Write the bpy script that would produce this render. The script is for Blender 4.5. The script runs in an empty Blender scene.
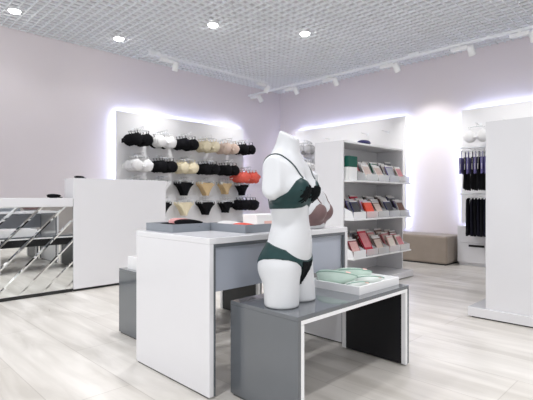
import bpy, bmesh, math, random
import numpy as np
from mathutils import Vector, Matrix

random.seed(7)
SC = bpy.context.scene
COL = SC.collection
PI = math.pi

# ------------------------------------------------------------------ camera
cam_data = bpy.data.cameras.new('camera')
cam = bpy.data.objects.new('camera', cam_data)
COL.objects.link(cam)
cam.location = (0.0, 0.0, 1.1)
cam.rotation_euler = (PI / 2, 0, -PI / 4)
cam_data.lens = 29.65
cam_data.sensor_width = 36.0
cam_data.shift_y = -2.0 / 533.0
cam_data.clip_start = 0.05
SC.camera = cam

# ------------------------------------------------------------------ world, exposure
SC.view_settings.view_transform = 'Standard'
SC.view_settings.look = 'None'
SC.view_settings.gamma = 1.0
SC.view_settings.use_curve_mapping = False
SC.view_settings.exposure = 0.70
world = bpy.data.worlds.new('mall_daylight')
SC.world = world
world.use_nodes = True
bg = world.node_tree.nodes['Background']
bg.inputs['Color'].default_value = (0.97, 0.98, 1.0, 1)
bg.inputs['Strength'].default_value = 0.85

LIGHT = dict(down=84.0, wash=22.0, scallop=66.0, led=9.0)
CEIL = 3.60
WALL_Y = 7.26      # back wall
WALL_X = 7.73      # right wall


def spot(name, loc, target, power, angle, blend=0.6, radius=0.06, color=(0.985, 0.985, 1.0)):
    d = bpy.data.lights.new(name, 'SPOT')
    d.energy = power; d.spot_size = math.radians(angle); d.spot_blend = blend
    d.shadow_soft_size = radius; d.color = color
    o = bpy.data.objects.new(name, d)
    COL.objects.link(o)
    o.location = loc
    o.rotation_euler = (Vector(target) - Vector(loc)).to_track_quat('-Z', 'Y').to_euler()
    return o


# ------------------------------------------------------------------ materials
def mat(name, color, rough=0.5, metal=0.0, var=0.03, scale=6.0, emit=None, estr=0.0,
        bump=0.0, bscale=80.0, coat=0.0, spec=0.5, sheen=0.0):
    m = bpy.data.materials.new(name)
    m.use_nodes = True
    nt = m.node_tree
    b = nt.nodes['Principled BSDF']
    b.inputs['Roughness'].default_value = rough
    b.inputs['Metallic'].default_value = metal
    b.inputs['Coat Weight'].default_value = coat
    b.inputs['Specular IOR Level'].default_value = spec
    b.inputs['Sheen Weight'].default_value = sheen
    tc = nt.nodes.new('ShaderNodeTexCoord')
    nz = nt.nodes.new('ShaderNodeTexNoise')
    nz.inputs['Scale'].default_value = scale
    nz.inputs['Detail'].default_value = 3
    nt.links.new(tc.outputs['Object'], nz.inputs['Vector'])
    rp = nt.nodes.new('ShaderNodeValToRGB')
    c = Vector(color)
    lo = c * (1 - var); hi = c * (1 + var)
    rp.color_ramp.elements[0].color = (*[max(0, x) for x in lo], 1)
    rp.color_ramp.elements[1].color = (*[min(1, x) for x in hi], 1)
    nt.links.new(nz.outputs['Fac'], rp.inputs['Fac'])
    nt.links.new(rp.outputs['Color'], b.inputs['Base Color'])
    if emit is not None:
        b.inputs['Emission Color'].default_value = (*emit, 1)
        b.inputs['Emission Strength'].default_value = estr
    if bump > 0:
        n2 = nt.nodes.new('ShaderNodeTexNoise')
        n2.inputs['Scale'].default_value = bscale
        nt.links.new(tc.outputs['Object'], n2.inputs['Vector'])
        bp = nt.nodes.new('ShaderNodeBump')
        bp.inputs['Strength'].default_value = bump
        bp.inputs['Distance'].default_value = 0.01
        nt.links.new(n2.outputs['Fac'], bp.inputs['Height'])
        nt.links.new(bp.outputs['Normal'], b.inputs['Normal'])
    return m


def glass_mat(name, color, opacity, rough=0.15):
    m = bpy.data.materials.new(name)
    m.use_nodes = True
    nt = m.node_tree
    b = nt.nodes['Principled BSDF']
    b.inputs['Base Color'].default_value = (*color, 1)
    b.inputs['Roughness'].default_value = rough
    tr = nt.nodes.new('ShaderNodeBsdfTransparent')
    mx = nt.nodes.new('ShaderNodeMixShader')
    mx.inputs['Fac'].default_value = opacity
    nt.links.new(tr.outputs[0], mx.inputs[1])
    nt.links.new(b.outputs[0], mx.inputs[2])
    nt.links.new(mx.outputs[0], nt.nodes['Material Output'].inputs['Surface'])
    return m


def floor_mat():
    m = mat('floor_boards', (0.72, 0.70, 0.665), rough=0.3)
    nt = m.node_tree
    b = nt.nodes['Principled BSDF']
    for l in list(b.inputs['Base Color'].links):
        nt.links.remove(l)
    tc = nt.nodes.new('ShaderNodeTexCoord')
    mp = nt.nodes.new('ShaderNodeMapping')
    mp.inputs['Rotation'].default_value = (0, 0, PI / 2)
    nt.links.new(tc.outputs['Object'], mp.inputs['Vector'])
    br = nt.nodes.new('ShaderNodeTexBrick')
    br.inputs['Scale'].default_value = 1.0
    br.inputs['Brick Width'].default_value = 1.6
    br.inputs['Row Height'].default_value = 0.42
    br.inputs['Mortar Size'].default_value = 0.003
    br.inputs['Color1'].default_value = (0.68, 0.655, 0.62, 1)
    br.inputs['Color2'].default_value = (0.61, 0.58, 0.54, 1)
    br.inputs['Mortar'].default_value = (0.52, 0.49, 0.455, 1)
    nt.links.new(mp.outputs['Vector'], br.inputs['Vector'])
    st = nt.nodes.new('ShaderNodeMapping')
    st.inputs['Scale'].default_value = (4.5, 0.7, 1)
    nt.links.new(tc.outputs['Object'], st.inputs['Vector'])
    nz = nt.nodes.new('ShaderNodeTexNoise')
    nz.inputs['Scale'].default_value = 1.8
    nz.inputs['Detail'].default_value = 8
    nz.inputs['Distortion'].default_value = 0.6
    nt.links.new(st.outputs['Vector'], nz.inputs['Vector'])
    rp = nt.nodes.new('ShaderNodeValToRGB')
    rp.color_ramp.elements[0].position = 0.35
    rp.color_ramp.elements[0].color = (0.84, 0.83, 0.81, 1)
    rp.color_ramp.elements[1].position = 0.68
    rp.color_ramp.elements[1].color = (1.12, 1.12, 1.12, 1)
    nt.links.new(nz.outputs['Fac'], rp.inputs['Fac'])
    mx = nt.nodes.new('ShaderNodeMix')
    mx.data_type = 'RGBA'; mx.blend_type = 'MULTIPLY'
    mx.inputs['Factor'].default_value = 1.0
    nt.links.new(br.outputs['Color'], mx.inputs['A'])
    nt.links.new(rp.outputs['Color'], mx.inputs['B'])
    nt.links.new(mx.outputs['Result'], b.inputs['Base Color'])
    mr = nt.nodes.new('ShaderNodeMapRange')
    mr.inputs['To Min'].default_value = 0.22
    mr.inputs['To Max'].default_value = 0.42
    nt.links.new(nz.outputs['Fac'], mr.inputs['Value'])
    nt.links.new(mr.outputs['Result'], b.inputs['Roughness'])
    return m


M = {}
M['floor'] = floor_mat()
M['wall'] = mat('wall_paint', (0.80, 0.745, 0.765), rough=0.75, var=0.015, scale=1.5)
M['taupe'] = mat('taupe_paint', (0.42, 0.39, 0.375), rough=0.7, var=0.02, scale=2)
M['grid'] = mat('grid_metal', (0.88, 0.905, 0.93), rough=0.45, var=0.01)
M['plenum'] = mat('plenum_paint', (0.70, 0.705, 0.73), rough=0.9, var=0.05)
M['lacquer'] = mat('white_lacquer', (0.735, 0.73, 0.75), rough=0.18, var=0.008, coat=0.2)
M['white'] = mat('white_melamine', (0.85, 0.85, 0.86), rough=0.35, var=0.008)
M['grey'] = mat('grey_gloss', (0.115, 0.125, 0.138), rough=0.12, var=0.03, coat=0.5)
M['greyp'] = mat('grey_panel', (0.43, 0.46, 0.53), rough=0.16, var=0.02, coat=0.4)
M['trayg'] = mat('tray_grey', (0.22, 0.24, 0.27), rough=0.3, var=0.02)
M['black'] = mat('black_panel', (0.012, 0.012, 0.014), rough=0.3, var=0.05, spec=0.3)
M['toe'] = mat('toe_dark', (0.03, 0.03, 0.03), rough=0.6)
M['mirror'] = mat('mirror_glass', (0.86, 0.88, 0.87), rough=0.015, metal=1.0, var=0.004)
M['chrome'] = mat('chrome', (0.75, 0.75, 0.76), rough=0.12, metal=1.0, var=0.01)
M['fixture'] = mat('fixture_enamel', (0.95, 0.96, 0.96), rough=0.4, var=0.01)
M['alu'] = mat('track_enamel', (0.90, 0.92, 0.94), rough=0.4, var=0.01)
M['led'] = mat('led_strip', (0.9, 0.93, 1), emit=(0.56, 0.65, 1.0), estr=LIGHT['led'])
M['lamp'] = mat('lamp_face', (1, 1, 1), emit=(1, 0.97, 0.93), estr=14.0)
M['ceramic'] = mat('mannequin_white', (0.63, 0.64, 0.66), rough=0.42, var=0.006)
M['felt'] = mat('brown_suede', (0.30, 0.25, 0.205), rough=0.9, var=0.10, scale=9, bump=0.15, sheen=0.3)
M['teal'] = mat('teal_satin', (0.007, 0.036, 0.037), rough=0.38, var=0.25, scale=30, spec=0.35)
M['lace'] = mat('black_lace', (0.003, 0.005, 0.006), rough=0.85, spec=0.15, var=0.4, scale=90, bump=0.8, bscale=160)
M['straps'] = mat('grey_teal_strap', (0.045, 0.065, 0.07), rough=0.4)
M['mauve'] = mat('mauve_satin', (0.17, 0.105, 0.105), rough=0.4, var=0.12, scale=30, spec=0.35)
M['mint'] = mat('mint_foam', (0.56, 0.68, 0.61), rough=0.7, var=0.05, scale=15)
M['mintrim'] = mat('mint_piping', (0.27, 0.41, 0.345), rough=0.7, var=0.05)
M['mintin'] = mat('mint_lining', (0.80, 0.84, 0.81), rough=0.75, var=0.04)
M['coraltag'] = mat('coral_tag', (0.80, 0.50, 0.45), rough=0.6)
M['fblack'] = mat('fabric_black', (0.006, 0.006, 0.008), rough=0.8, spec=0.15, var=0.4, scale=40, bump=0.3)
M['fnavy'] = mat('fabric_navy', (0.008, 0.008, 0.016), rough=0.85, spec=0.15, var=0.4, scale=30, bump=0.3)
M['fwhite'] = mat('fabric_white', (0.82, 0.82, 0.82), rough=0.8, var=0.05, bump=0.2)
M['fgrey'] = mat('fabric_grey', (0.45, 0.45, 0.46), rough=0.8, var=0.1, bump=0.2)
M['fcream'] = mat('fabric_cream', (0.74, 0.66, 0.47), rough=0.7, var=0.08, scale=20, bump=0.2)
M['fbeige'] = mat('fabric_beige', (0.60, 0.44, 0.24), rough=0.6, var=0.12, scale=20, bump=0.2)
M['fnude'] = mat('fabric_nude', (0.70, 0.55, 0.46), rough=0.7, var=0.06, scale=20, bump=0.2)
M['fcoral'] = mat('fabric_coral', (0.85, 0.13, 0.09), rough=0.65, var=0.15, scale=30, bump=0.3)
M['flilac'] = mat('fabric_lilac', (0.16, 0.14, 0.36), rough=0.7, var=0.2, scale=30, bump=0.2)
M['fpink'] = mat('fabric_pink', (0.80, 0.42, 0.42), rough=0.7, var=0.1, scale=20)
M['clear'] = glass_mat('frosted_acrylic', (0.86, 0.88, 0.89), 0.42)
M['clearh'] = glass_mat('hanger_plastic', (0.85, 0.87, 0.88), 0.6)
M['boxgreen'] = mat('box_green', (0.0, 0.085, 0.06), rough=0.5)
M['paper'] = mat('white_card', (0.86, 0.86, 0.85), rough=0.6, var=0.01)
CARD = {
    'white': (0.72, 0.70, 0.68), 'dark green': (0.02, 0.12, 0.07), 'purple': (0.15, 0.12, 0.27), 'grey': (0.22, 0.23, 0.26),
    'navy': (0.02, 0.02, 0.10), 'coral red': (0.75, 0.07, 0.03), 'lilac': (0.55, 0.36, 0.58), 'brown': (0.16, 0.085, 0.06),
    'black': (0.02, 0.02, 0.022), 'burgundy': (0.20, 0.01, 0.025), 'crimson': (0.50, 0.01, 0.04), 'pink': (0.68, 0.40, 0.38),
    'beige': (0.58, 0.46, 0.40), 'cream': (0.72, 0.66, 0.58), 'silver': (0.40, 0.41, 0.43), 'rose': (0.62, 0.22, 0.24)}
for k, v in CARD.items():
    M['card_' + k] = mat('card_' + k.replace(' ', '_'), v, rough=0.35, var=0.25, scale=22)


# ------------------------------------------------------------------ mesh helpers
class MB:
    def __init__(self):
        self.v = []; self.f = []; self.mi = []; self.smooth = []

    def add(self, verts, faces, mi=0, smooth=False):
        o = len(self.v)
        self.v.extend([tuple(p) for p in verts])
        for f in faces:
            self.f.append(tuple(i + o for i in f)); self.mi.append(mi); self.smooth.append(smooth)
        return self

    def box(self, x0, x1, y0, y1, z0, z1, mi=0):
        vs = [(x, y, z) for z in (z0, z1) for y in (y0, y1) for x in (x0, x1)]
        fs = [(0, 2, 3, 1), (4, 5, 7, 6), (0, 1, 5, 4), (2, 6, 7, 3), (0, 4, 6, 2), (1, 3, 7, 5)]
        return self.add(vs, fs, mi)

    def tube(self, pts, r, n=8, mi=0, closed=False, flat=1.0):
        pts = [Vector(p) for p in pts]
        N = len(pts); rings = []
        up0 = None
        for i, p in enumerate(pts):
            a = pts[(i - 1) % N] if closed or i > 0 else p
            b = pts[(i + 1) % N] if closed or i < N - 1 else p
            t = (b - a).normalized()
            if up0 is None:
                up0 = Vector((0, 0, 1)) if abs(t.z) < 0.9 else Vector((1, 0, 0))
            s = t.cross(up0).normalized(); u = s.cross(t).normalized(); up0 = u
            rr = r[i] if isinstance(r, (list, tuple)) else r
            rings.append([p + (s * math.cos(2 * PI * k / n) + u * (math.sin(2 * PI * k / n) * flat)) * rr for k in range(n)])
        vs = [q for rg in rings for q in rg]
        fs = []
        for i in range(N if closed else N - 1):
            j = (i + 1) % N
            for k in range(n):
                l = (k + 1) % n
                fs.append((i * n + k, i * n + l, j * n + l, j * n + k))
        if not closed:
            fs.append(tuple(range(n))[::-1]); fs.append(tuple((N - 1) * n + k for k in range(n)))
        return self.add(vs, fs, mi, True)

    def lathe(self, prof, n=24, center=(0, 0, 0), mi=0, axis=None):
        vs = []; fs = []
        A = axis or Matrix.Identity(3)
        for (r, z) in prof:
            for k in range(n):
                vs.append(Vector(center) + A @ Vector((r * math.cos(2 * PI * k / n), r * math.sin(2 * PI * k / n), z)))
        for i in range(len(prof) - 1):
            for k in range(n):
                l = (k + 1) % n
                fs.append((i * n + k, i * n + l, (i + 1) * n + l, (i + 1) * n + k))
        fs.append(tuple(range(n))[::-1]); fs.append(tuple((len(prof) - 1) * n + k for k in range(n)))
        return self.add(vs, fs, mi, True)

    def grid(self, P, mi=0, smooth=True, wrap=False):
        nu = len(P); nv = len(P[0])
        vs = [q for row in P for q in row]
        fs = []
        for i in range(nu - 1):
            for j in range(nv if wrap else nv - 1):
                k = (j + 1) % nv
                fs.append((i * nv + j, i * nv + k, (i + 1) * nv + k, (i + 1) * nv + j))
        return self.add(vs, fs, mi, smooth)

    def xform(self, mx):
        self.v = [tuple(mx @ Vector(p)) for p in self.v]
        return self

    def mesh(self, name, mats):
        me = bpy.data.meshes.new(name)
        me.from_pydata(self.v, [], self.f)
        mats = mats if isinstance(mats, (list, tuple)) else [mats]
        for m in mats:
            me.materials.append(m)
        me.polygons.foreach_set('material_index', self.mi)
        me.polygons.foreach_set('use_smooth', self.smooth)
        bm = bmesh.new(); bm.from_mesh(me)
        bmesh.ops.recalc_face_normals(bm, faces=bm.faces)
        bm.to_mesh(me); bm.free()
        me.update()
        return me

    def build(self, name, mats, parent=None, bevel=0.0, loc=None):
        o = bpy.data.objects.new(name, self.mesh(name, mats))
        COL.objects.link(o)
        if loc: o.location = loc
        if parent: o.parent = parent
        if bevel > 0:
            md = o.modifiers.new('bevel', 'BEVEL')
            md.width = bevel; md.segments = 2; md.limit_method = 'ANGLE'
        return o


def tag(o, label, cat, group=None, kind=None):
    if label: o['label'] = label
    if cat: o['category'] = cat
    if group: o['group'] = group
    if kind: o['kind'] = kind
    return o


def empty(name, loc, label, cat, group=None, rz=0.0):
    o = bpy.data.objects.new(name, None)
    o.empty_display_size = 0.1
    COL.objects.link(o)
    o.location = loc; o.rotation_euler = (0, 0, rz)
    return tag(o, label, cat, group)


def struct(o):
    o['kind'] = 'structure'
    return o


def dup(o, loc=None, rot=None, label=None, group=None, mats=None):
    c = o.copy()
    COL.objects.link(c)
    for k, v in (('label', label), ('group', group)):
        if v: c[k] = v
        elif k in c: del c[k]
    if loc is not None: c.location = loc
    if rot is not None: c.rotation_euler = rot
    for ch in list(o.children):
        d = ch.copy(); COL.objects.link(d); d.parent = c
        for g in list(ch.children):
            e = g.copy(); COL.objects.link(e); e.parent = d
    return c


# ------------------------------------------------------------------ room shell
X0, Y0 = -2.6, -3.2
struct(MB().box(X0, WALL_X + 0.15, Y0, WALL_Y + 0.15, -0.1, 0).build('floor', M['floor']))
struct(MB().box(X0, WALL_X, WALL_Y, WALL_Y + 0.15, 0, 4.1).build('wall_back', M['wall']))
struct(MB().box(WALL_X, WALL_X + 0.15, Y0, WALL_Y + 0.15, 0, 4.1).build('wall_right', M['wall']))
struct(MB().box(2.6, WALL_X, Y0 - 0.15, Y0, 0, 4.1).build('wall_front', M['taupe']))
struct(MB().box(X0, WALL_X, Y0, WALL_Y, 3.70, 4.1).build('ceiling', M['plenum']))
g = MB()
sp = 0.115
x = X0
while x < WALL_X:
    g.box(x, x + 0.012, Y0, WALL_Y, CEIL, CEIL + 0.028); x += sp
y = WALL_Y - 0.03
while y > Y0:
    g.box(X0, WALL_X, y - 0.012, y, CEIL, CEIL + 0.028); y -= sp
struct(g.build('ceiling_grid', M['grid']))

# ------------------------------------------------------------------ lit display panels


def led_panel(name, label, axis, a0, a1, z0, z1, prongs):
    """axis 'y': against the back wall, spans x a0..a1; axis 'x': against the right wall, spans y a0..a1"""
    off, th = 0.12, 0.025
    if axis == 'y':
        root = empty(name, ((a0 + a1) / 2, WALL_Y - off, z0), label, 'wall display', 'backlit wall displays')
        T = lambda u, d, z: (u, WALL_Y - d, z)
    else:
        root = empty(name, (WALL_X - off, (a0 + a1) / 2, z0), label, 'wall display', 'backlit wall displays')
        T = lambda u, d, z: (WALL_X - d, u, z)
    inv = Matrix.Translation(-Vector(root.location))

    def bx(mb, u0, u1, d0, d1, za, zb):
        p, q = T(u0, d0, za), T(u1, d1, zb)
        mb.box(min(p[0], q[0]), max(p[0], q[0]), min(p[1], q[1]), max(p[1], q[1]), za, zb)
    mb = MB(); bx(mb, a0, a1, off - th, off, z0, z1)
    mb.xform(inv).build('board', M['white'], root)
    for (u0, u1, za, zb) in ((a0 + .03, a1 - .03, z1 - .05, z1 - .03), (a0 + .03, a0 + .05, z0, z1 - .05), (a1 - .05, a1 - .03, z0, z1 - .05)):
        mb = MB(); bx(mb, u0, u1, off - th - 0.02, off - th - 0.004, za, zb)
        mb.xform(inv).build('led_strip', M['led'], root)
    for u in (a0 + .25, (a0 + a1) / 2, a1 - .25):
        for zb in (z0 + .2, z1 - .4):
            mb = MB(); bx(mb, u - .03, u + .03, .001, off - th, zb, zb + .06)
            mb.xform(inv).build('wall_bracket', M['alu'], root)
    for (u, z, ln) in prongs:
        mb = MB(); mb.tube([T(u, off, z), T(u, off + ln, z + 0.01), T(u, off + ln + .012, z + .03)], 0.005, 6)
        bx(mb, u - .02, u + .02, off, off + .006, z - .03, z + .03)
        mb.xform(inv).build('prong', M['alu'], root)
    return root


COLX = [3.80, 4.28, 4.77, 5.27, 5.78, 6.24]
ROWZ = [2.32, 1.88, 1.50, 1.12]
pr = [(x, z + ({1.88: -.15, 1.50: -.04, 1.12: .03}.get(z, 0) if x > 6 else -.02), .38) for x in COLX for z in ROWZ]
led_panel('wall_display', 'wide backlit white wall display hung with bras behind the tall counter', 'y', 3.50, 6.43, 0.1, 2.60, pr)
pr = [(6.25, 2.36, .22), (6.25, 1.98, .22), (5.7, 2.36, .22), (4.75, 2.36, .25), (4.3, 2.36, .25)]
led_panel('wall_display', 'backlit white wall display behind the shelving unit full of packets', 'x', 3.95, 6.67, 0.52, 2.63, pr)
pr = [(2.62, 2.30, .25), (2.2, 2.30, .25)]
led_panel('wall_display', 'backlit white wall display above the white drawer unit', 'x', 0.6, 2.93, 0.68, 2.59, pr)

# ------------------------------------------------------------------ cash desk with mirror front
DY = 5.23
root = empty('cash_desk', (0.8, DY + .3, 0), 'low white cash desk with a diagonally banded mirror front', 'counter')
inv = Matrix.Translation(-Vector(root.location))
DX0, DX1, DH = -0.5, 2.03, 1.10
mb = MB(); mb.box(DX0, DX1, DY + .02, DY + .62, .04, DH - .1); mb.xform(inv).build('carcass', M['white'], root)
mb = MB(); mb.box(DX0, DX1, DY - .004, DY + .64, DH - .1, DH); mb.xform(inv).build('countertop', M['lacquer'], root, bevel=.004)
mb = MB(); mb.box(DX0, DX1, DY + .03, DY + .6, 0, .04); mb.xform(inv).build('plinth', M['toe'], root)
MZ0, MZ1 = 0.045, DH - .103
mb = MB(); mb.box(DX0, DX1, DY + .006, DY + .02, MZ0, MZ1); mb.xform(inv).build('mirror_panel', M['mirror'], root)


def clip_poly(poly, x0, x1, z0, z1):
    for ax, lim, sgn in ((0, x0, 1), (0, x1, -1), (1, z0, 1), (1, z1, -1)):
        out = []
        for i in range(len(poly)):
            a, b = poly[i], poly[(i + 1) % len(poly)]
            da, db = (a[ax] - lim) * sgn, (b[ax] - lim) * sgn
            if da >= 0: out.append(a)
            if (da >= 0) != (db >= 0):
                t = da / (da - db)
                out.append(tuple(a[k] + (b[k] - a[k]) * t for k in range(3)))
        poly = out
        if not poly: return []
    return poly


for k in range(-8, 10):
    c = 0.98 + 0.245 * k          # x where the strip meets the floor line
    w = 0.022
    mb = MB()
    for s in (0, 1):              # two bevel facets meeting in a ridge
        off0, off1 = ((-w, 0), (0, w))[s]
        h0, h1 = ((0.0, 0.0016), (0.0016, 0.0))[s]
        poly = [(c + off0, MZ0, h0), (c + off1, MZ0, h1), (c + off1 + 1.0, MZ0 + 1.0, h1), (c + off0 + 1.0, MZ0 + 1.0, h0)]
        poly = clip_poly(poly, DX0, DX1, MZ0, MZ1)
        if len(poly) > 2:
            mb.add([(p[0], DY + .0055 - p[2], p[1]) for p in poly], [tuple(range(len(poly)))])
    if mb.v:
        mb.xform(inv).build('bevel_strip', M['mirror'], root)

root = empty('tall_counter', (2.65, DY + .14, 0), 'tall plain white counter block at the right end of the mirrored desk', 'counter')
inv = Matrix.Translation(-Vector(root.location))
mb = MB(); mb.box(2.035, 3.275, DY - .004, DY + .28, .03, 1.335); mb.xform(inv).build('body', M['lacquer'], root, bevel=.004)
mb = MB(); mb.box(2.06, 3.25, DY + .03, DY + .26, 0, .03); mb.xform(inv).build('plinth', M['toe'], root)

# ------------------------------------------------------------------ white display table
TX0, TX1, TY0, TY1, TH = 1.47, 2.775, 1.91, 2.71, 0.88
root = empty('display_table', ((TX0 + TX1) / 2, (TY0 + TY1) / 2, 0), 'tall white display table with grey front panel in the middle of the shop', 'table')
inv = Matrix.Translation(-Vector(root.location))
mb = MB(); mb.box(TX0, TX1, TY0, TY1, TH - .035, TH); mb.xform(inv).build('tabletop', M['lacquer'], root, bevel=.003)
for (a, b) in ((TX0, TX0 + .03), (TX1 - .03, TX1)):
    mb = MB(); mb.box(a, b, TY0, TY1, .008, TH - .035); mb.xform(inv).build('side_panel', M['lacquer'], root, bevel=.002)
    mb = MB(); mb.box(a + .004, b - .004, TY0 + .02, TY1 - .02, 0, .008); mb.xform(inv).build('foot_strip', M['toe'], root)
    e0 = (a + .03, a + .045) if a == TX0 else (a - .015, a)
    for yy in (TY0 + .002, TY1 - .022):
        mb = MB(); mb.box(e0[0], e0[1], yy, yy + .02, .008, TH - .035); mb.xform(inv).build('edge_trim', M['grey'], root)
for yy in (TY0 + .002, TY1 - .022):
    mb = MB(); mb.box(TX0 + .045, TX1 - .045, yy, yy + .02, TH - .055, TH - .035); mb.xform(inv).build('edge_trim', M['grey'], root)
mb = MB(); mb.box(TX0 + .046, TX1 - .046, TY0 + .028, TY0 + .05, .575, TH - .036)
mb.xform(inv).build('front_panel', M['greyp'], root)


# ------------------------------------------------------------------ low grey tables
def low_table(x0, x1, y0, y1, h, label, deep=.018):
    root = empty('low_table', ((x0 + x1) / 2, (y0 + y1) / 2, 0), label, 'table', 'low grey display tables')
    inv = Matrix.Translation(-Vector(root.location))
    t = .022
    mb = MB(); mb.box(x0, x1, y0, y1, h - t, h); mb.xform(inv).build('tabletop', M['grey'], root, bevel=.002)
    mb = MB(); mb.box(x0 + t + .022, x1 - t - .022, y0 + .03, y1 - .03, h - t - deep, h - t); mb.xform(inv).build('under_panel', M['black'], root)
    for s in (0, 1):
        a = x0 if s == 0 else x1 - t
        mb = MB(); mb.box(a, a + t, y0, y1, .01, h - t); mb.xform(inv).build('side_panel', M['grey'], root)
        i0 = a + t if s == 0 else a - .018
        mb = MB(); mb.box(i0, i0 + .018, y0 + .03, y1 - .03, .01, h - t - .02); mb.xform(inv).build('inner_panel', M['black'], root)
        mb = MB(); mb.box(a + .003, a + t - .003, y0 + .02, y1 - .02, 0, .01); mb.xform(inv).build('foot_strip', M['toe'], root)
        for yy in (y0, y1 - .03):
            j0 = a + t if s == 0 else a - .024
            mb = MB(); mb.box(j0, j0 + .024, yy, yy + .03, .01, h - t - .022); mb.xform(inv).build('edge_trim', M['white'], root)
    for yy in (y0, y1 - .03):
        mb = MB(); mb.box(x0 + t, x1 - t, yy, yy + .03, h - t - .02, h - t); mb.xform(inv).build('edge_trim', M['white'], root)
    return root


LH = .525
low_table(1.60, 2.715, 1.385, 1.885, LH, 'low grey gloss table in front, carrying the white mannequin torso')
low_table(1.69, 2.80, 2.86, 3.40, LH, 'low grey gloss table standing behind the white display table', .13)


# ------------------------------------------------------------------ trays
def tray(x0, x1, y0, y1, z, h, m, label, group):
    cx, cy = (x0 + x1) / 2, (y0 + y1) / 2
    root = empty('display_tray', (cx, cy, z), label, 'tray', group)
    inv = Matrix.Translation(-Vector(root.location))
    t = .01
    mb = MB(); mb.box(x0 + t, x1 - t, y0 + t, y1 - t, z, z + .012); mb.xform(inv).build('tray_base', M['white'], root)
    mb = MB()
    mb.box(x0, x1, y0, y0 + t, z, z + h); mb.box(x0, x1, y1 - t, y1, z, z + h)
    mb.box(x0, x0 + t, y0 + t, y1 - t, z, z + h); mb.box(x1 - t, x1, y0 + t, y1 - t, z, z + h)
    mb.xform(inv).build('tray_rim', m, root)
    return root


tray(1.535, 1.828, 2.37, 2.695, TH, .052, M['trayg'], 'shallow grey tray of black and pink lingerie on the white table, nearer the tall counter', 'grey trays on the white table')
tray(1.834, 2.27, 2.02, 2.40, TH, .052, M['trayg'], 'shallow grey tray of white and coral lingerie on the white table, beside the mannequin', 'grey trays on the white table')
tray(2.22, 2.695, 1.445, 1.83, LH, .048, M['white'], 'white tray of mint green bras on the front low table', 'white trays on the low tables')
tray(1.735, 2.24, 2.95, 3.34, LH, .10, M['white'], 'white tray on the low grey table behind the white display table', 'white trays on the low tables')


# ------------------------------------------------------------------ shelving units
def gondola(x0, y0, rz, label, deep):
    """origin at front-left corner of the plinth footprint; local +x along the unit, local +y to its back"""
    root = empty('shelving_unit', (x0, y0, 0), label, 'shelving unit', 'white free-standing shelving units', rz)
    L, D, P, H = 1.46, .58, .15, 1.79
    t = .022
    MB().box(-.02, L + .02, 0, D + .02, .012, .095).build('plinth', M['lacquer'], root, bevel=.003)
    MB().box(0, L, .03, D, 0, .012).build('toe_strip', M['toe'], root)
    for a in (0, L - t):
        MB().box(a, a + t, P, D, .095, H).build('side_panel', M['lacquer'], root, bevel=.002)
    MB().box(t, L - t, D - .02, D, .095, H - t).build('back_panel', M['white'], root)
    MB().box(t, L - t, P, D, H - t, H).build('top_panel', M['white'], root)
    for z in (.385, .85, 1.31):
        MB().box(t + .001, L - t - .001, .012 if deep else P + .01, D - .02, z - .018, z).build('shelf', M['white'], root)
    return root


GX, GY = 4.34, 2.90
gondola(GX, GY, 0, 'white shelving unit with three shelves of colourful hosiery packets', True)
gondola(5.68, 1.56, PI, 'white unit with a tall blank end panel standing on a low plinth', False)


def bin_mesh(w):
    mb = MB()
    d, hb, hf, t = .30, .20, .085, .004
    mb.box(0, w, 0, d, 0, t)
    mb.box(0, w, 0, t, t, hf)
    mb.box(0, w, d - t, d, t, hb)
    for a in (0, w - t):
        vs = [(x, y, z) for x in (a, a + t) for (y, z) in ((t, t), (d - t, t), (d - t, hb), (t + .02, hf))]
        mb.add(vs, [(0, 1, 2, 3), (4, 7, 6, 5), (0, 4, 5, 1), (1, 5, 6, 2), (2, 6, 7, 3), (3, 7, 4, 0)])
    return mb


def packet_mesh(w, h, t):
    mb = MB()
    mb.box(0, w, 0, t, 0, h, 0)
    mb.box(.012, w - .012, -.0012, 0, h * .30, h * .86, 1)
    mb.box(.0, w, -.0008, t + .0008, h * .93, h, 2)
    return mb


BW = .262
shelves = {
    'top': (1.31, [None, ['white', 'silver', 'cream', 'grey'], ['white', 'dark green', 'silver', 'cream'], ['purple', 'white', 'silver', 'grey'], ['cream', 'white', 'pink', 'grey']]),
    'middle': (.85, [['navy', 'purple', 'black', 'crimson'], ['coral red', 'lilac', 'white', 'crimson'], ['brown', 'grey', 'silver', 'black'], ['navy', 'white', 'brown', 'black'], ['silver', 'purple', 'grey', 'navy']]),
    'bottom': (.385, [['burgundy', 'white', 'crimson', 'brown'], ['crimson', 'burgundy', 'brown', 'grey'], ['brown', 'white', 'rose', 'beige'], ['pink', 'rose', 'beige', 'brown'], ['cream', 'rose', 'brown', 'beige']]),
}
ordn = ['first', 'second', 'third', 'fourth', 'fifth']
pos_name = ['foremost', 'second from front', 'third from front', 'hindmost']
inner = {'white': 'beige', 'cream': 'rose', 'silver': 'brown', 'grey': 'black', 'pink': 'cream', 'beige': 'rose', 'crimson': 'rose',
         'burgundy': 'pink', 'dark green': 'white', 'purple': 'silver', 'navy': 'black', 'black': 'brown', 'coral red': 'coral red',
         'lilac': 'coral red', 'brown': 'beige', 'rose': 'beige'}
binmesh = bin_mesh(BW).mesh('packet_bin', M['clear'])
binwhite = bin_mesh(BW).mesh('packet_bin_white', M['white'])
pk_cache = {}
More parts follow.
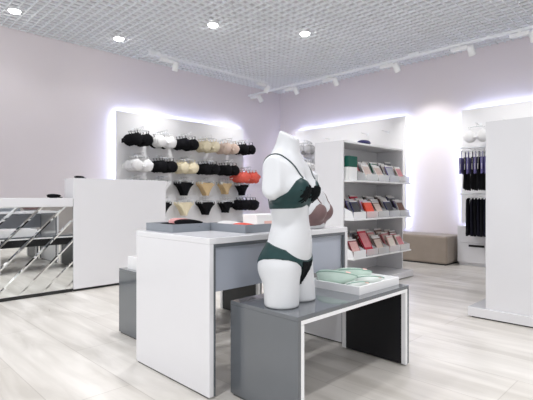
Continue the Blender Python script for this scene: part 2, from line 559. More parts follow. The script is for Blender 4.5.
for sname, (sz, bins) in shelves.items():
    for bi, cols in enumerate(bins):
        if cols is None: continue
        bx0 = GX + .03 + bi * .279
        o = bpy.data.objects.new('packet_bin', binwhite if bi == 0 else binmesh); COL.objects.link(o)
        o.location = (bx0, GY + .02, sz)
        tag(o, ('opaque white' if bi == 0 else 'frosted clear') + ' bin of packets, %s from the left on the %s shelf' % (ordn[bi], sname), 'bin', 'packet bins on the shelving unit')
        for k, cname in enumerate(cols):
            n = 0
            key = cname
            if key not in pk_cache:
                pk_cache[key] = packet_mesh(.17, .285, .012).mesh('hosiery_packet', [M['card_' + cname], M['card_' + inner[cname]], M['card_white']])
            o = bpy.data.objects.new('hosiery_packet', pk_cache[key]); COL.objects.link(o)
            tall = .80 + .095 * k + random.uniform(-.06, .06)
            if sname == 'bottom' and bi == 1 and k == 0: tall = 1.22
            o.scale = (1, 1, tall)
            lean = math.radians(-24 - random.uniform(0, 7))
            o.rotation_euler = (lean, 0, random.uniform(-.04, .04))
            o.location = (bx0 + .03 + random.uniform(0, .055), GY + .035 + k * .042, sz + .011)
            tag(o, '%s packet, %s in the %s bin from left on the %s shelf' % (cname, pos_name[k], ordn[bi], sname), 'packet', 'hosiery packets on the %s shelf' % sname)

# green and white carton on the top shelf
root = empty('carton', (GX + .145, GY + .2, 1.31), 'square white carton with dark green upper half on the top shelf', 'box')
MB().box(-.09, .09, -.09, .09, 0, .165).build('box_base', M['paper'], root)
MB().box(-.092, .092, -.092, .092, .165, .295).build('lid', M['boxgreen'], root)

# ------------------------------------------------------------------ ottoman and drawers
mb = MB(); mb.box(-.31, .31, -.6, .6, .02, .475)
o = empty('ottoman', (7.395, 3.56, 0), 'long brown suede ottoman against the wall beside the white drawers', 'ottoman')
b_ = mb.build('cushion', M['felt'], o, bevel=.035)
b_.modifiers['bevel'].segments = 4
MB().box(-.29, .29, -.58, .58, 0, .02).build('base', M['toe'], o)

root = empty('drawer_unit', (7.54, 2.3, 0), 'low white drawer unit with a black recessed handle under the hanging nightwear', 'drawers')
MB().box(-.165, .17, -.62, .60, .05, .64).build('carcass', M['white'], root)
MB().box(-.15, .17, -.60, .58, 0, .05).build('plinth', M['lacquer'], root)
for (ya, yb) in ((-.615, -.015), (-.005, .595)):
    for (za, zb) in ((.055, .375), (.385, .635)):
        d = MB().box(-.185, -.166, ya, yb, za, zb).build('drawer', M['lacquer'], root, bevel=.002)
        if za < .1:
            c = (ya + yb) / 2
            MB().box(-.195, -.1855, c - .12, c + .12, zb - .065, zb - .03).build('handle', M['black'], d)


# ------------------------------------------------------------------ signed-distance modelling (mannequins)
def smin(a, b, k):
    h = np.clip(0.5 + 0.5 * (b - a) / k, 0, 1)
    return b * (1 - h) + a * h - k * h * (1 - h)


def smax(a, b, k):
    return -smin(-a, -b, k)


def ell(P, c, r):
    q = (P - np.array(c)) ; r = np.array(r)
    k0 = np.linalg.norm(q / r, axis=-1)
    k1 = np.linalg.norm(q / (r * r), axis=-1) + 1e-9
    return k0 * (k0 - 1.0) / k1


def cone(P, a, b, ra, rb):
    a = np.array(a); b = np.array(b)
    ba = b - a
    t = np.clip(((P - a) @ ba) / (ba @ ba), 0, 1)
    d = np.linalg.norm(P - (a + t[..., None] * ba), axis=-1)
    return d - (ra + (rb - ra) * t)


def body_sdf(P, zcut=0.0):
    S = P * np.array([1, -1, 1])
    x, y, z = P[..., 0], P[..., 1], P[..., 2]
    A = P.copy(); A[..., 1] = np.abs(A[..., 1])        # mirrored half
    d = ell(P, (0.018, 0, .40), (.096, .112, .26))      # waist
    d = smin(d, ell(P, (-.002, 0, .62), (.100, .136, .19)), .06)   # ribs
    d = smin(d, ell(P, (.006, 0, .295), (.108, .152, .145)), .07)    # pelvis / belly
    d = smin(d, ell(A, (-.050, .072, .205), (.092, .092, .105)), .05)  # seat
    leg = cone(P, (.006, .088, .20), (.036, .106, -.10), .099, .088)
    leg = np.minimum(leg, cone(P, (.0, -.088, .20), (.004, -.094, -.10), .099, .090))
    d = smin(d, leg, .035)
    d = smin(d, ell(P, (-.02, 0, .745), (.074, .160, .062)), .06)  # shoulder girdle
    d = smin(d, cone(A, (-.020, .125, .735), (-.012, .160, .625), .062, .062), .05)   # upper-arm stumps
    d = smin(d, cone(P, (-.026, 0, .765), (.020, 0, .985), .078, .051), .07)  # neck
    d = smin(d, ell(A, (.045, .065, .685), (.062, .068, .085)), .05)
    d = smin(d, ell(A, (.068, .072, .622), (.083, .074, .074)), .030)    # breasts
    # cuts: arms, neck, base
    d = smax(d, A[..., 1] + .25 * (P[..., 2] - .68) - .188, .006)
    n = np.array([.50, 0, .866]); d = smax(d, (P - np.array([.005, 0, .925])) @ n, .006)
    d = smax(d, zcut - z, .004)
    return d


def surface_nets(sdf, lo, hi, h):
    lo = np.array(lo, float); hi = np.array(hi, float)
    n = np.ceil((hi - lo) / h).astype(int) + 1
    ax = [lo[i] + h * np.arange(n[i]) for i in range(3)]
    G = np.stack(np.meshgrid(*ax, indexing='ij'), -1)
    V = sdf(G).astype(np.float64)
    ins = V < 0
    nx, ny, nz = n
    cs = np.zeros((nx - 1, ny - 1, nz - 1, 3)); cnt = np.zeros((nx - 1, ny - 1, nz - 1))
    corners = [(i, j, k) for i in (0, 1) for j in (0, 1) for k in (0, 1)]
    sl = lambda c: (slice(c[0], nx - 1 + c[0]), slice(c[1], ny - 1 + c[1]), slice(c[2], nz - 1 + c[2]))
    for a in corners:
        for d in range(3):
            if a[d]: continue
            b = list(a); b[d] = 1; b = tuple(b)
            va, vb = V[sl(a)], V[sl(b)]
            m = (va < 0) != (vb < 0)
            t = np.where(m, va / np.where(m, va - vb, 1), 0)
            p = np.zeros(va.shape + (3,))
            for q in range(3):
                p[..., q] = a[q]
            p[..., d] = p[..., d] + t
            cs += p * m[..., None]; cnt += m
    act = cnt > 0
    idx = -np.ones(act.shape, int)
    idx[act] = np.arange(act.sum())
    base = np.stack(np.nonzero(act), -1)
    verts = lo + h * (base + cs[act] / cnt[act][:, None])
    faces = []
    for d in range(3):
        o1, o2 = [(1, 2), (2, 0), (0, 1)][d]
        A_ = [slice(None)] * 3; B_ = [slice(None)] * 3
        A_[d] = slice(0, n[d] - 1); B_[d] = slice(1, n[d])
        for q in (o1, o2):
            A_[q] = slice(1, n[q] - 1); B_[q] = slice(1, n[q] - 1)
        ia, ib = ins[tuple(A_)], ins[tuple(B_)]
        ch = ia != ib
        e = np.stack(np.nonzero(ch), -1)
        flip = ia[ch]
        e[:, o1] += 1; e[:, o2] += 1
        def cell(da, db):
            c = e.copy(); c[:, o1] -= da; c[:, o2] -= db
            return idx[c[:, 0], c[:, 1], c[:, 2]]
        q = np.stack([cell(1, 1), cell(0, 1), cell(0, 0), cell(1, 0)], -1)
        q[~flip] = q[~flip][:, ::-1]
        faces.append(q)
    F = np.concatenate(faces)
    F = F[(F >= 0).all(1)]
    return verts, F


def sdf_object(name, sdf, lo, hi, h, m, parent, smooth_iter=2):
    v, f = surface_nets(sdf, lo, hi, h)
    me = bpy.data.meshes.new(name)
    me.from_pydata(v.tolist(), [], f.tolist())
    me.materials.append(m)
    bm = bmesh.new(); bm.from_mesh(me)
    for _ in range(smooth_iter):
        bmesh.ops.smooth_vert(bm, verts=bm.verts, factor=0.35, use_axis_x=True, use_axis_y=True, use_axis_z=True)
    bmesh.ops.recalc_face_normals(bm, faces=bm.faces)
    bm.to_mesh(me); bm.free()
    me.polygons.foreach_set('use_smooth', [True] * len(me.polygons))
    o = bpy.data.objects.new(name, me); COL.objects.link(o); o.parent = parent
    return o


def project(pts, off, zcut=0.0, it=14):
    p = np.array(pts, float); e = 1e-3
    for _ in range(it):
        d = body_sdf(p, zcut)
        gr = np.stack([body_sdf(p + np.eye(3)[i] * e, zcut) - body_sdf(p - np.eye(3)[i] * e, zcut) for i in range(3)], -1) / (2 * e)
        gr /= np.linalg.norm(gr, axis=-1, keepdims=True) + 1e-9
        p = p - gr * (d - off)[:, None] * .8
    return p


def spline(keys, n):
    keys = [Vector(k) for k in keys]
    out = []
    K = [keys[0]] + keys + [keys[-1]]
    for i in range(1, len(K) - 2):
        for s in range(n):
            t = s / n
            a, b, c, d = K[i - 1], K[i], K[i + 1], K[i + 2]
            out.append(.5 * ((2 * b) + (c - a) * t + (2 * a - 5 * b + 4 * c - d) * t * t + (3 * b - a - 3 * c + d) * t ** 3))
    out.append(keys[-1])
    return out


def az(P, cx=0.0):
    return np.degrees(np.arctan2(np.abs(P[..., 1]), P[..., 0] - cx))


def bra_sdf(P, zcut=0.0):
    d = body_sdf(P, -1) - .0045
    a = az(P)
    top = np.interp(a, [0, 12, 24, 40, 52, 66, 90, 130, 180], [.596, .624, .664, .682, .664, .608, .564, .558, .560])
    bot = np.interp(a, [0, 25, 50, 90, 180], [.538, .524, .519, .517, .510])
    z = P[..., 2]
    return smax(smax(d, (z - top) * .8, .004), (bot - z) * .9, .004)


def bra_lace_sdf(P):
    d = body_sdf(P, -1) - .0085
    A = np.abs(P[..., 1])
    # ragged patch over the lower inner cup
    w = .010 * np.sin(A * 240 + P[..., 2] * 90) + .008 * np.sin(P[..., 2] * 260 - A * 80)
    r = np.sqrt(((A - .066) / 1.2) ** 2 + ((P[..., 2] - .598) / .95) ** 2) - .046 + .6 * w
    bumpy = .0022 * np.sin(P[..., 0] * 420) * np.sin(P[..., 1] * 420) * np.sin(P[..., 2] * 420)
    return np.maximum(np.maximum(d + bumpy, r * .7), .03 - P[..., 0])


def briefs_sdf(P):
    d = body_sdf(P, -1) - .0045
    x, z = P[..., 0], P[..., 2]
    a = az(P, .0)
    top = np.interp(x, [-.13, -.05, .05, .12], [.343, .338, .305, .240])
    bot = np.interp(a, [0, 8, 20, 32, 48, 66, 90, 115, 140, 158, 180], [.08, .10, .164, .208, .237, .252, .258, .250, .224, .186, .09])
    return smax(smax(d, (z - top) * .9, .004), (bot - z) * .62, .004)


def briefs_front_sdf(P):
    d = body_sdf(P, -1) - .0075
    A, z = np.abs(P[..., 1]), P[..., 2]
    lim = np.interp(z, [.08, .13, .20, .25], [.012, .018, .062, .070])
    top = np.interp(P[..., 0], [-.13, -.05, .05, .12], [.343, .338, .305, .240]) - .006
    a = az(P)
    bot = np.interp(a, [0, 8, 20, 32, 48], [.08, .10, .164, .208, .237]) + .004
    return np.maximum(np.maximum(np.maximum(d, (A - lim) * .8), z - top), np.maximum(.02 - P[..., 0], (bot - z) * .62))


def torso(name, loc, rz, label, satin, lace, zcut, with_briefs, group=None):
    root = empty(name, loc, label, 'mannequin', group, rz)
    body = sdf_object('body', lambda P: body_sdf(P, zcut), (-.21, -.23, zcut - .03), (.22, .23, .99), .0075, M['ceramic'], root, 3)
    bra = sdf_object('bra', bra_sdf, (-.17, -.20, .49), (.19, .20, .72), .005, satin, root, 2)
    if lace:
        sdf_object('lace_trim', bra_lace_sdf, (0, -.17, .52), (.20, .17, .70), .004, M['lace'], bra, 1)
    for s in (-1, 1):
        keys = [(.118, .084 * s, .674), (.085, .104 * s, .735), (.035, .124 * s, .79), (-.02, .134 * s, .82), (-.08, .126 * s, .775),
                (-.115, .098 * s, .70), (-.12, .07 * s, .62), (-.11, .065 * s, .555)]
        pts = project([tuple(p) for p in spline(keys, 6)], .002)
        MB().tube([tuple(p) for p in pts], .0042, 6).build('strap', M['straps'] if lace else satin, bra)
    if with_briefs:
        br = sdf_object('briefs', briefs_sdf, (-.18, -.20, .05), (.18, .20, .38), .005, satin, root, 2)
        sdf_object('lace_panel', briefs_front_sdf, (0, -.12, .05), (.19, .12, .33), .005, M['lace'], br, 1)
    if zcut > .1:
        for o in [body, bra] + list(bra.children):
            o.data.transform(Matrix.Translation((0, 0, -zcut)))
    return root


torso('mannequin_torso', (1.80, 1.63, LH), math.radians(-72), 'white headless mannequin torso in dark teal bra and briefs on the front low table', M['teal'], True, 0.0, True)
torso('mannequin_bust', (2.54, 2.085, TH), math.radians(-72), 'white mannequin bust in a mauve bra, standing on the white table behind the full torso', M['mauve'], False, .500, False)


# ------------------------------------------------------------------ bras and briefs on prongs
def hanging_bra_mb(seed, frill=0.0):
    rnd = random.Random(seed)
    mb = MB()
    for s in (-1, 1):
        P = []
        for i in range(9):
            row = []
            th = PI * i / 8
            for j in range(9):
                ph = PI * j / 8
                jx = 1 + frill * rnd.uniform(-1, 1)
                r = (.108 * jx, .056 * jx, .108 * jx)
                zz = math.cos(th)
                if zz > 0: zz *= 1.0 - .25 * abs(math.cos(ph))
                row.append((s * .102 + r[0] * math.sin(th) * math.cos(ph), -r[1] * math.sin(th) * math.sin(ph), r[2] * zz))
            P.append(row)
        mb.grid(P)
        # closing back sheet
        Q = [[(s * .102 + .108 * math.sin(PI * i / 8) * math.cos(PI * j / 8), .012, .108 * math.cos(PI * i / 8) * (1 if i > 4 else .9)) for j in (0, 8)] for i in range(9)]
        mb.grid(Q)
        W = []
        for i in range(5):
            t = i / 4
            W.append([(s * (.19 + .03 * t), .005 + .05 * t, .025 - .01 * t + rnd.uniform(-.006, .006)), (s * (.185 + .03 * t), .01 + .05 * t, -.05 - .012 * t)])
        mb.grid(W)
        mb.tube([(s * .10, -.02, .08), (s * .112, -.012, .115), (s * .11, .0, .145)], .006, 5)
    mb.tube([(-.03, -.045, -.03), (.03, -.045, -.03)], .018, 6)
    return mb


def hanger_mb():
    mb = MB()
    mb.tube([(-.13, .0, .138), (-.05, 0, .147), (.05, 0, .147), (.13, 0, .138)], .006, 5)
    mb.tube([(0, 0, .147), (0, 0, .170), (.012, 0, .181), (.012, 0, .195), (0, 0, .205), (-.012, 0, .195)], .003, 5)
    return mb


def hanging_brief_mb(seed, w=.175, h=.25):
    rnd = random.Random(seed)
    mb = MB()
    hw = lambda v: w * (1 - .03 * v) if v < .22 else max(.035, w * (.9934 - .0066) * (1 - ((v - .22) / .78) ** .62 * .84))
    for yy, sg in ((-1, 1), (1, .4)):
        P = []
        for i in range(11):
            v = i / 10
            row = []
            for j in range(11):
                u = j / 5 - 1
                row.append((u * hw(v) + rnd.uniform(-.002, .002), yy * .022 * sg * (1 - u * u) + .004 * math.sin(9 * u + seed) * (yy < 0), -v * h + .012 * u * u * (1 - v) + (.008 * abs(u) * v)))
            P.append(row)
        mb.grid(P)
    return mb


def brief_hanger_mb(w=.175):
    mb = MB()
    mb.tube([(-w * .9, .0, .03), (w * .9, 0, .03)], .006, 5)
    for s in (-1, 1):
        mb.box(s * w * .8 - .012, s * w * .8 + .012, -.012, .012, -.02, .034)
    mb.tube([(0, 0, .03), (0, 0, .065), (.012, 0, .078), (.012, 0, .09), (0, 0, .10), (-.012, 0, .09)], .003, 5)
    return mb


bra_mesh = {}; brief_mesh = {}
hang_me = hanger_mb().mesh('hanger', M['clearh'])
bhang_me = brief_hanger_mb().mesh('clip_hanger', M['clearh'])
cname = {'fblack': 'black', 'fwhite': 'white', 'fcream': 'cream', 'fnude': 'nude pink', 'fbeige': 'beige', 'fcoral': 'coral red', 'fgrey': 'grey'}


def bra_proto(mk, frill):
    if (mk, frill) not in bra_mesh:
        bra_mesh[(mk, frill)] = hanging_bra_mb(len(bra_mesh) + 3, frill).mesh('bra', M[mk])
    return bra_mesh[(mk, frill)]


def brief_proto(mk, small):
    if (mk, small) not in brief_mesh:
        brief_mesh[(mk, small)] = (hanging_brief_mb(len(brief_mesh) + 1, .14, .22) if small else hanging_brief_mb(len(brief_mesh) + 1)).mesh('briefs', M[mk])
    return brief_mesh[(mk, small)]


def hang(kind, mk, loc, rz, label, group, opt=0):
    me = bra_proto(mk, opt) if kind == 'bra' else brief_proto(mk, opt)
    o = bpy.data.objects.new('bra' if kind == 'bra' else 'briefs', me)
    COL.objects.link(o)
    o.location = loc; o.rotation_euler = (0, 0, rz)
    tag(o, label, 'bra' if kind == 'bra' else 'briefs', group)
    h = bpy.data.objects.new('hanger', hang_me if kind == 'bra' else bhang_me)
    COL.objects.link(h); h.parent = o
    return o


colname = ['first', 'second', 'third', 'fourth', 'fifth', 'last']


def stack(kind, ci, ri, mats, opt=0):
    """mats listed back to front on one prong of the back-wall panel"""
    x, z = COLX[ci], ROWZ[ri]
    n = len(mats)
    if kind == 'bra': opt = max(opt, .11)
    big = ci == 5 and kind == 'bra' and ri > 0
    z += {1: -.15, 2: -.04, 3: .03}.get(ri, 0) if ci == 5 else -.02
    drop = .20 if kind == 'bra' else .095
    rown = ['top', 'second', 'third', 'lowest'][ri]
    plural = 'bra' if kind == 'bra' else 'briefs'
    runs = {}
    for k, mk in enumerate(mats):
        span = .27 if kind == 'bra' else .15
        d = .12 + .085 + k * (span / max(1, n - 1))
        c = cname[mk]
        where = '%s prong from left in the %s row of the bra wall' % (colname[ci], rown)
        front = k == n - 1
        if front:
            lab = ('lace-edged ' if (kind == 'bra' and opt > .1) else '') + 'frontmost %s %s, %s prong from left, %s row' % (c, plural, colname[ci], rown)
            grp = '%s stack on the %s' % (plural, where)
        else:
            lab = '%s %s behind the front one, %s prong from left, %s row' % (c, plural, colname[ci], rown)
            grp = '%s %s behind the front one on the %s' % (c, plural, where)
        o = hang(kind, mk, (x + (.06 if big else 0) + random.uniform(-.012, .012), WALL_Y - d, z + .01 - drop), random.uniform(-.06, .06), lab, grp, opt)
        if big: o.scale = (1.3, 1, 1.05)


B, W, C, N, G_, O = 'fblack', 'fwhite', 'fcream', 'fnude', 'fbeige', 'fcoral'
stack('bra', 0, 0, [B] * 4); stack('bra', 1, 0, [B, W, W, W]); stack('bra', 2, 0, [B] * 4)
stack('bra', 3, 0, [C] * 4); stack('bra', 4, 0, [N] * 4); stack('bra', 5, 0, [B] * 4)
stack('bra', 0, 1, [W] * 4); stack('bra', 1, 1, [B] * 4); stack('bra', 2, 1, [C] * 4)
stack('bra', 3, 1, [B] * 4); stack('bra', 4, 1, [B] * 4); stack('bra', 5, 1, [O] * 4, .2)
stack('briefs', 0, 2, [W] * 3); stack('briefs', 1, 2, [W] * 3); stack('briefs', 2, 2, [B] * 3); stack('briefs', 3, 2, [G_] * 3)
stack('briefs', 4, 2, [G_] * 3, 1); stack('briefs', 5, 2, [B] * 3, 1)
stack('briefs', 1, 3, [B] * 3); stack('briefs', 2, 3, [C] * 3); stack('briefs', 3, 3, [B] * 3); stack('briefs', 4, 3, [B] * 3, 1)
stack('bra', 5, 3, [B] * 4, .12)

# pale bras on the right wall, seen past the mannequin's neck
for (yy, zz, mk, w_) in ((6.25, 2.36, 'fgrey', 'upper'), (6.25, 1.98, 'fwhite', 'lower')):
    for k in range(3):
        hang('bra', mk, (WALL_X - .19 - k * .06, yy, zz - .19), -PI / 2,
             '%s bra, %s prong on the lit wall past the mannequin neck, %s' % (cname[mk], w_, ['closest to the wall', 'between two others', 'foremost'][k]),
             '%s bras on the right-hand lit panel' % cname[mk])
for k, yy in enumerate((2.62, 2.2)):
    hang('bra', 'fwhite', (WALL_X - .30, yy, 2.11), -PI / 2,
         'white bra on the lit panel above the hanging nightwear, ' + ('clear of the tall end panel' if k == 0 else 'hidden by the tall end panel'), 'white bras above the nightwear')


# ------------------------------------------------------------------ hanging nightwear on rails
def rail(zr, label):
    root = empty('garment_rail', (7.2, 2.4, zr), label, 'rail', 'white garment rails')
    MB().tube([(0, -.55, 0), (0, .40, 0)], .011, 10).build('bar', M['alu'], root)
    for yy in (-.4, .30):
        MB().tube([(0, yy, 0), (.39, yy, 0)], .009, 8).build('bracket', M['alu'], root)
    return root


rail(1.90, 'upper white rail holding dark nightdresses on the right-hand lit panel')
rail(1.165, 'lower white rail holding dark trousers on the right-hand lit panel')


def garment_mb(seed, w_top, w_bot, length, straps, legs):
    rnd = random.Random(seed)
    mb = MB()
    ph = rnd.uniform(0, 6); fr = rnd.uniform(18, 26)
    segs = [(-1, 1)] if not legs else [(-1, -.06), (.06, 1)]
    for (ua, ub) in segs:
        P = []
        for i in range(13):
            v = i / 12
            row = []
            hw = w_top + (w_bot - w_top) * v
            for j in range(24):
                a = 2 * PI * j / 24
                u = (ua + ub) / 2 + (ub - ua) / 2 * math.cos(a)
                th = (.010 + .012 * v + .006 * math.sin(u * fr + ph) * (v + .2)) * abs(math.sin(a)) ** .6
                row.append((u * hw, math.copysign(th, math.sin(a)) + .006 * math.sin(u * 9 + v * 3 + ph), -v * length + .02 * math.sin(u * 5 + ph) * v))
            P.append(row)
        mb.grid(P, wrap=True)
        mb.add(P[0], [tuple(range(24))]); mb.add(P[-1], [tuple(range(24))])
    if straps:
        for s in (-1, 1):
            mb.tube([(s * w_top * .6, 0, -.01), (s * w_top * .55, 0, straps)], .005, 5)
    else:
        mb.box(-w_top, w_top, -.012, .012, -.012, .012)
    return mb


def gh_mb(w):
    mb = MB()
    mb.tube([(-w, 0, -.0), (-w * .4, 0, .02), (w * .4, 0, .02), (w, 0, -.0)], .008, 6)
    mb.tube([(0, 0, .02), (0, 0, .05), (.014, 0, .062), (.014, 0, .075), (0, 0, .086), (-.014, 0, .075)], .0035, 6)
    return mb


tg = MB().box(-.006, .024, -.0015, .0015, -.19, -.10).tube([(.009, 0, -.10), (.012, 0, -.01)], .002, 5).mesh('hang_tag', M['paper'])
gh = gh_mb(.15).mesh('hanger', M['white'])
gm_up = [garment_mb(s, .15, .15, .50, .09, False).mesh('nightdress', M[m_]) for s, m_ in ((1, 'fnavy'), (2, 'fblack'))]
gm_li = garment_mb(5, .15, .155, .24, .09, False).mesh('nightdress_lilac', M['flilac'])
gm_dn = [garment_mb(s + 9, .13, .14, .56, 0, True).mesh('pyjama_trousers', M[m_]) for s, m_ in ((1, 'fblack'), (2, 'fnavy'))]
for k in range(10):
    yy = 2.74 - k * .055
    lil = k in (0, 2, 4, 6, 7)
    o = bpy.data.objects.new('nightdress', gm_li if lil else gm_up[k % 2]); COL.objects.link(o)
    o.location = (7.2, yy, 1.90 - .075 - .09); o.rotation_euler = (0, 0, random.uniform(-.12, .12))
    nth = ['first', 'second', 'third', 'fourth', 'fifth', 'sixth', 'seventh', 'eighth', 'ninth', 'tenth'][k]
    tag(o, '%s strappy nightdress, %s along the upper rail from the ottoman end' % ('short lilac' if lil else ('dark navy' if k % 2 == 0 else 'black'), nth), 'nightdress', 'nightwear on the upper rail')
    h = bpy.data.objects.new('hanger', gh); COL.objects.link(h); h.parent = o; h.location = (0, 0, .085)
    h = bpy.data.objects.new('hang_tag', tg); COL.objects.link(h); h.parent = o; h.location = (-.15, -.012, .0)
    if k < 9:
        o = bpy.data.objects.new('pyjama_trousers', gm_dn[k % 2]); COL.objects.link(o)
        o.location = (7.19, yy - .10, 1.165 - .08); o.rotation_euler = (0, 0, random.uniform(-.12, .12))
        tag(o, '%s pyjama trousers, %s along the lower rail from the ottoman end' % ('black' if k % 2 == 0 else 'dark navy', nth), 'trousers', 'trousers on the lower rail')
        h = bpy.data.objects.new('hanger', gh); COL.objects.link(h); h.parent = o; h.location = (0, 0, .0)


# ------------------------------------------------------------------ folded bras lying in the trays
def boat(L, Wd, H, tip=.8, thick=.008, mi_out=0, mi_in=1):
    mb = MB()
    nu, nv = 21, 13

    def surf(k):
        P = []
        for i in range(nu):
            t = i / (nu - 1)
            r = max(.02, math.sin(PI * t ** tip)) ** .62
            row = []
            for j in range(nv):
                a = PI * j / (nv - 1)
                row.append(((t - .5) * L * (1 - k / L), (r * Wd / 2 - k) * math.cos(a), -(r * H - k) * math.sin(a)))
            P.append(row)
        return P
    A, Bq = surf(0), surf(thick)
    mb.grid(A, mi_out); mb.grid(Bq, mi_in)
    for e in (0, nv - 1):
        mb.grid([[A[i][e], Bq[i][e]] for i in range(nu)], mi_out)
    return mb


def folded_bra(loc, rz, L, label, mats, group, tagged=True, roll=-30, cat='bra', hh=.2):
    root = empty('folded_bra', loc, label, cat, group, rz)
    Wd, H = L * .42, L * hh
    R = Matrix.Rotation(math.radians(roll), 4, 'X')
    b1 = boat(L, Wd, H).xform(Matrix.Translation((0, 0, H * .86)) @ R)
    c1 = b1.build('cup', mats, root)
    if mats[0].name.startswith('mint'):
        nv = 13
        loop = [b1.v[i * nv] for i in range(21)] + [b1.v[i * nv + nv - 1] for i in range(20, -1, -1)]
        MB().tube(loop, .0038, 6, closed=True).build('piping', M['mintrim'], c1)
    b2 = boat(L * .86, Wd * .82, H * .85).xform(Matrix.Translation((-.012, .016, H * 1.02)) @ R)
    b2.build('cup', mats, root)
    pts = [(-L * .45, .01, .012), (-L * .3, -.05, .01), (0, -.065, .008), (L * .32, -.05, .008), (L * .56, .0, .008), (L * .6, .03, .008)]
    MB().tube(spline(pts, 5), .012, 8, flat=.45).build('band', mats[0], root)
    pts = [(-L * .36, -.01, H * .95), (-L * .1, -.03, H * 1.16), (L * .12, -.035, H * 1.1), (L * .34, -.03, H * .8)]
    MB().tube(spline(pts, 5), .005, 6, flat=.5).build('strap', mats[0], root)
    if tagged:
        t = MB().box(-.015, .015, -.010, .010, 0, .002)
        t.xform(Matrix.Translation((L * .30, -.018, H * 1.12)) @ Matrix.Rotation(.5, 4, 'X') @ Matrix.Rotation(.25, 4, 'Y')).build('price_tag', M['coraltag'], root)
    return root


mint = [M['mint'], M['mintin']]
zt = LH + .0125
grp = 'mint bras in the white tray'
folded_bra((2.345, 1.70, zt), math.radians(-68), .27, 'large mint green folded bra lying next to the mannequin thigh', mint, grp, hh=.27)
folded_bra((2.54, 1.70, zt), math.radians(-48), .25, 'mint green folded bra at the far corner of the white tray', mint, grp, hh=.27)
folded_bra((2.52, 1.565, zt), math.radians(-40), .20, 'pale mint folded bra in the middle of the white tray', [M['mintin'], M['mint']], grp)
folded_bra((2.345, 1.535, zt), math.radians(-25), .16, 'smallest whitish mint folded bra at the near edge of the white tray', [M['mintin'], M['mintin']], grp)

zt = TH + .0125
folded_bra((1.715, 2.455, zt + .012), math.radians(-30), .19, 'black folded bra with pink trim in the left grey tray', [M['fblack'], M['fpink']], 'folded bras in the grey trays', False)
folded_bra((1.755, 2.585, zt + .01), math.radians(-50), .20, 'pink and black folded bra at the back of the left grey tray', [M['fpink'], M['fblack']], 'folded bras in the grey trays', False)
folded_bra((1.64, 2.60, zt), math.radians(10), .14, 'plain black folded bra in the left grey tray', [M['fblack'], M['fblack']], 'folded bras in the grey trays', False)
folded_bra((1.93, 2.13, zt), math.radians(-40), .16, 'coral folded bra at the front corner of the right grey tray', [M['fcoral'], M['fwhite']], 'folded bras in the grey trays', False)
root = empty('carton', (2.14, 2.2, zt), 'flat white carton with a coral printed band in the right grey tray', 'box')
MB().box(-.10, .10, -.07, .07, 0, .075).build('box_base', M['paper'], root)
MB().box(-.102, .102, -.072, .072, .075, .095).build('lid', M['paper'], root)
MB().box(-.03, .05, -.0735, -.0702, .03, .05).build('printed_band', M['coraltag'], root)
folded_bra((1.95, 2.30, zt), math.radians(-40), .18, 'white folded bra at the back of the right grey tray', [M['fwhite'], M['fcoral']], 'folded bras in the grey trays', False)
zt = LH + .0125
folded_bra((1.93, 3.2, zt), math.radians(150), .2, 'coral folded bra in the white tray on the rear low table', [M['fcoral'], M['fpink']], 'folded bras in the rear tray', False)
folded_bra((2.15, 3.12, zt), math.radians(130), .2, 'white folded bra in the white tray on the rear low table', [M['fwhite'], M['fpink']], 'folded bras in the rear tray', False)

# small folded items on the counters and on the shelving top
folded_bra((1.925, DY + .30, DH), math.radians(10), .17, 'small dark folded bra lying on the low cash desk', [M['fblack'], M['fgrey']], None, False)
folded_bra((2.035 + .13, DY + .14, 1.335), math.radians(10), .12, 'small dark folded bra on top of the tall white counter', [M['fblack'], M['fgrey']], None, False)
folded_bra((GX + .70, GY + .30, 1.79), math.radians(-5), .26, 'navy folded bra lying on top of the shelving unit', [M['card_navy'], M['fnavy']], None, False, roll=-30)

# ------------------------------------------------------------------ downlights
dl_face = None
def downlight(x, y, label, dim=1.0):
    root = empty('downlight', (x, y, CEIL), label, 'ceiling light', 'round downlights in the grid ceiling')
    MB().box(-.095, .095, -.095, .095, .003, .01).build('cover_plate', M['plenum'], root)
    MB().lathe([(.078, .003), (.085, -.006), (.083, -.012), (.070, -.012)], 28).build('bezel', M['grid'], root)
    MB().lathe([(.070, -.0125), (.066, -.024), (.05, -.034), (.02, -.039), (.004, -.04)], 28).build('lamp_face', M['lamp'], root)
    spot('downlight_beam', (x, y, CEIL - .06), (x, y, 0), LIGHT['down'] * dim, 130, .8, .07)


downlight(1.76, 6.50, 'round downlight above the mirrored cash desk, nearest the top corner of the photo', .12)
downlight(3.22, 6.48, 'round downlight above the tall white counter', .12)
downlight(3.92, 5.01, 'round downlight above the bra wall side, between the two light tracks and the desk')
downlight(5.11, 4.29, 'round downlight nearest the room corner, above the shelving unit')
k = 0
for (x, y) in ((2.2, 3.2), (3.9, 2.2), (0.6, 4.2), (5.6, 1.2), (2.2, 0.2), (0.2, 1.6), (4.2, -1.2), (0.6, -1.6), (6.2, -0.8)):  # out-of-view downlights added to light the rest of the shop
    dim_ = .6 if k in (1, 3) else 1.0
    downlight(x, y, 'added round downlight outside the view, above the ' + ['low grey table at the back', 'shop centre aisle', 'cash desk front aisle', 'blank white end panel',
              'entrance floor', 'open shop side', 'front wall aisle', 'entrance corner', 'right wall near the entrance'][k], dim_)
    k += 1


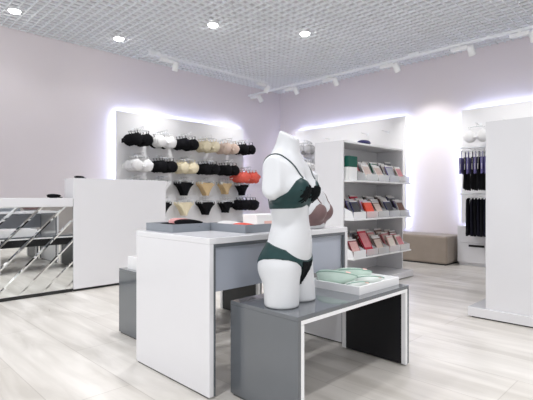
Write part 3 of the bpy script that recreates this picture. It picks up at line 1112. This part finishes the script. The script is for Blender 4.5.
# ------------------------------------------------------------------ light tracks
def track(p, q, label):
    root = empty('light_track', p, label, 'light track', 'ceiling light tracks')
    d = Vector(q) - Vector(p)
    ax = Vector((1, 0, 0)) if abs(d.x) > abs(d.y) else Vector((0, 1, 0))
    L = d.length
    sgn = 1 if (d @ ax) > 0 else -1
    mb = MB()
    if ax.x: mb.box(min(0, sgn * L), max(0, sgn * L), -.018, .018, -.018, .018)
    else: mb.box(-.018, .018, min(0, sgn * L), max(0, sgn * L), -.018, .018)
    mb.build('rail', M['alu'], root)
    n = max(2, int(L / 1.3))
    for i in range(n + 1):
        t = .05 + (L - .1) * i / n
        b = ax * (sgn * t)
        MB().tube([(b.x, b.y, .018), (b.x, b.y, CEIL + .02 - p[2])], .003, 5).build('hanger_wire', M['alu'], root)
    return root, ax


LT_Y, LT_Z = 6.29, 3.43
RT_X, RT_Z = 6.62, 3.37
r1, _ = track((3.66, LT_Y, LT_Z), (6.36, LT_Y, LT_Z), 'white light track parallel to the bra wall')
MB().box(-.02, .16, -.025, .025, -.03, .03).build('feed_box', M['alu'], r1)
r2, _ = track((RT_X, 7.18, RT_Z), (RT_X, -1.0, RT_Z), 'white light track parallel to the shelving wall')
MB().box(-.03, .03, -3.98, -3.80, -.01, .045).build('feed_box', M['alu'], r2)


def track_light(x, y, z, along, target, label, power, angle, color=(1, .985, .97)):
    """along: unit vector along the track, the head hangs at its positive end"""
    root = empty('track_light', (x, y, z), label, 'track light', 'white spotlights on the tracks')
    a = Vector(along); rot = math.atan2(a.y, a.x)
    R = Matrix.Rotation(rot, 4, 'Z')
    MB().box(-.16, .08, -.024, .024, -.085, -.035).xform(R).build('driver_box', M['fixture'], root, bevel=.004)
    MB().box(-.06, -.02, -.012, .012, -.035, -.018).xform(R).build('track_adapter', M['fixture'], root)
    h = R @ Vector((.13, 0, -.12))
    MB().tube([R @ Vector((.08, 0, -.06)), R @ Vector((.11, 0, -.06)), h], .009, 6).build('arm', M['chrome'], root)
    d = (Vector(target) - (Vector((x, y, z)) + h)).normalized()
    A = d.to_track_quat('Z', 'Y').to_matrix()
    MB().lathe([(.030, -.075), (.046, -.065), (.050, .055), (.050, .075), (.044, .075), (.040, .05)], 20, center=h, axis=A).build('lamp_head', M['fixture'], root)
    MB().lathe([(.039, .051), (.02, .054), (.005, .055)], 20, center=h, axis=A).build('lamp_face', M['lamp'], root)
    spot('track_beam', Vector((x, y, z)) + h + d * .085, target, power, angle, 1.0, .05, color)
    return root


Wsh = LIGHT['wash']
track_light(4.00, LT_Y, LT_Z, (1, 0, 0), (4.3, WALL_Y, 1.45), 'white spotlight on the bra-wall track near its free end', Wsh * 1.7, 90)
track_light(6.18, LT_Y, LT_Z, (1, 0, 0), (5.7, WALL_Y, 1.35), 'white spotlight on the bra-wall track at its corner end', Wsh * 1.7, 90)
ys = [(6.95, 'in the room corner, lowest in the photo', (WALL_X, 6.6, 1.7), 35, 70), (5.92, 'second from the room corner', (WALL_X, 5.6, 1.7), Wsh, 80),
      (4.95, 'third from the room corner', (WALL_X, 4.8, 1.7), Wsh, 80), (3.73, 'fourth from the room corner, before the bare bright wall', (WALL_X, 3.42, 1.75), LIGHT['scallop'], 78),
      (2.54, 'fifth from the room corner, over the nightwear', (WALL_X, 2.3, 1.6), Wsh, 80), (1.74, 'at the photo edge, last in view from the corner', (WALL_X, 1.6, 1.7), Wsh, 80)]
for (yy, w_, tg, pw, an) in ys:
    track_light(RT_X, yy, RT_Z, (0, -1, 0), tg, 'white spotlight on the shelving-wall track, ' + w_, pw, an)
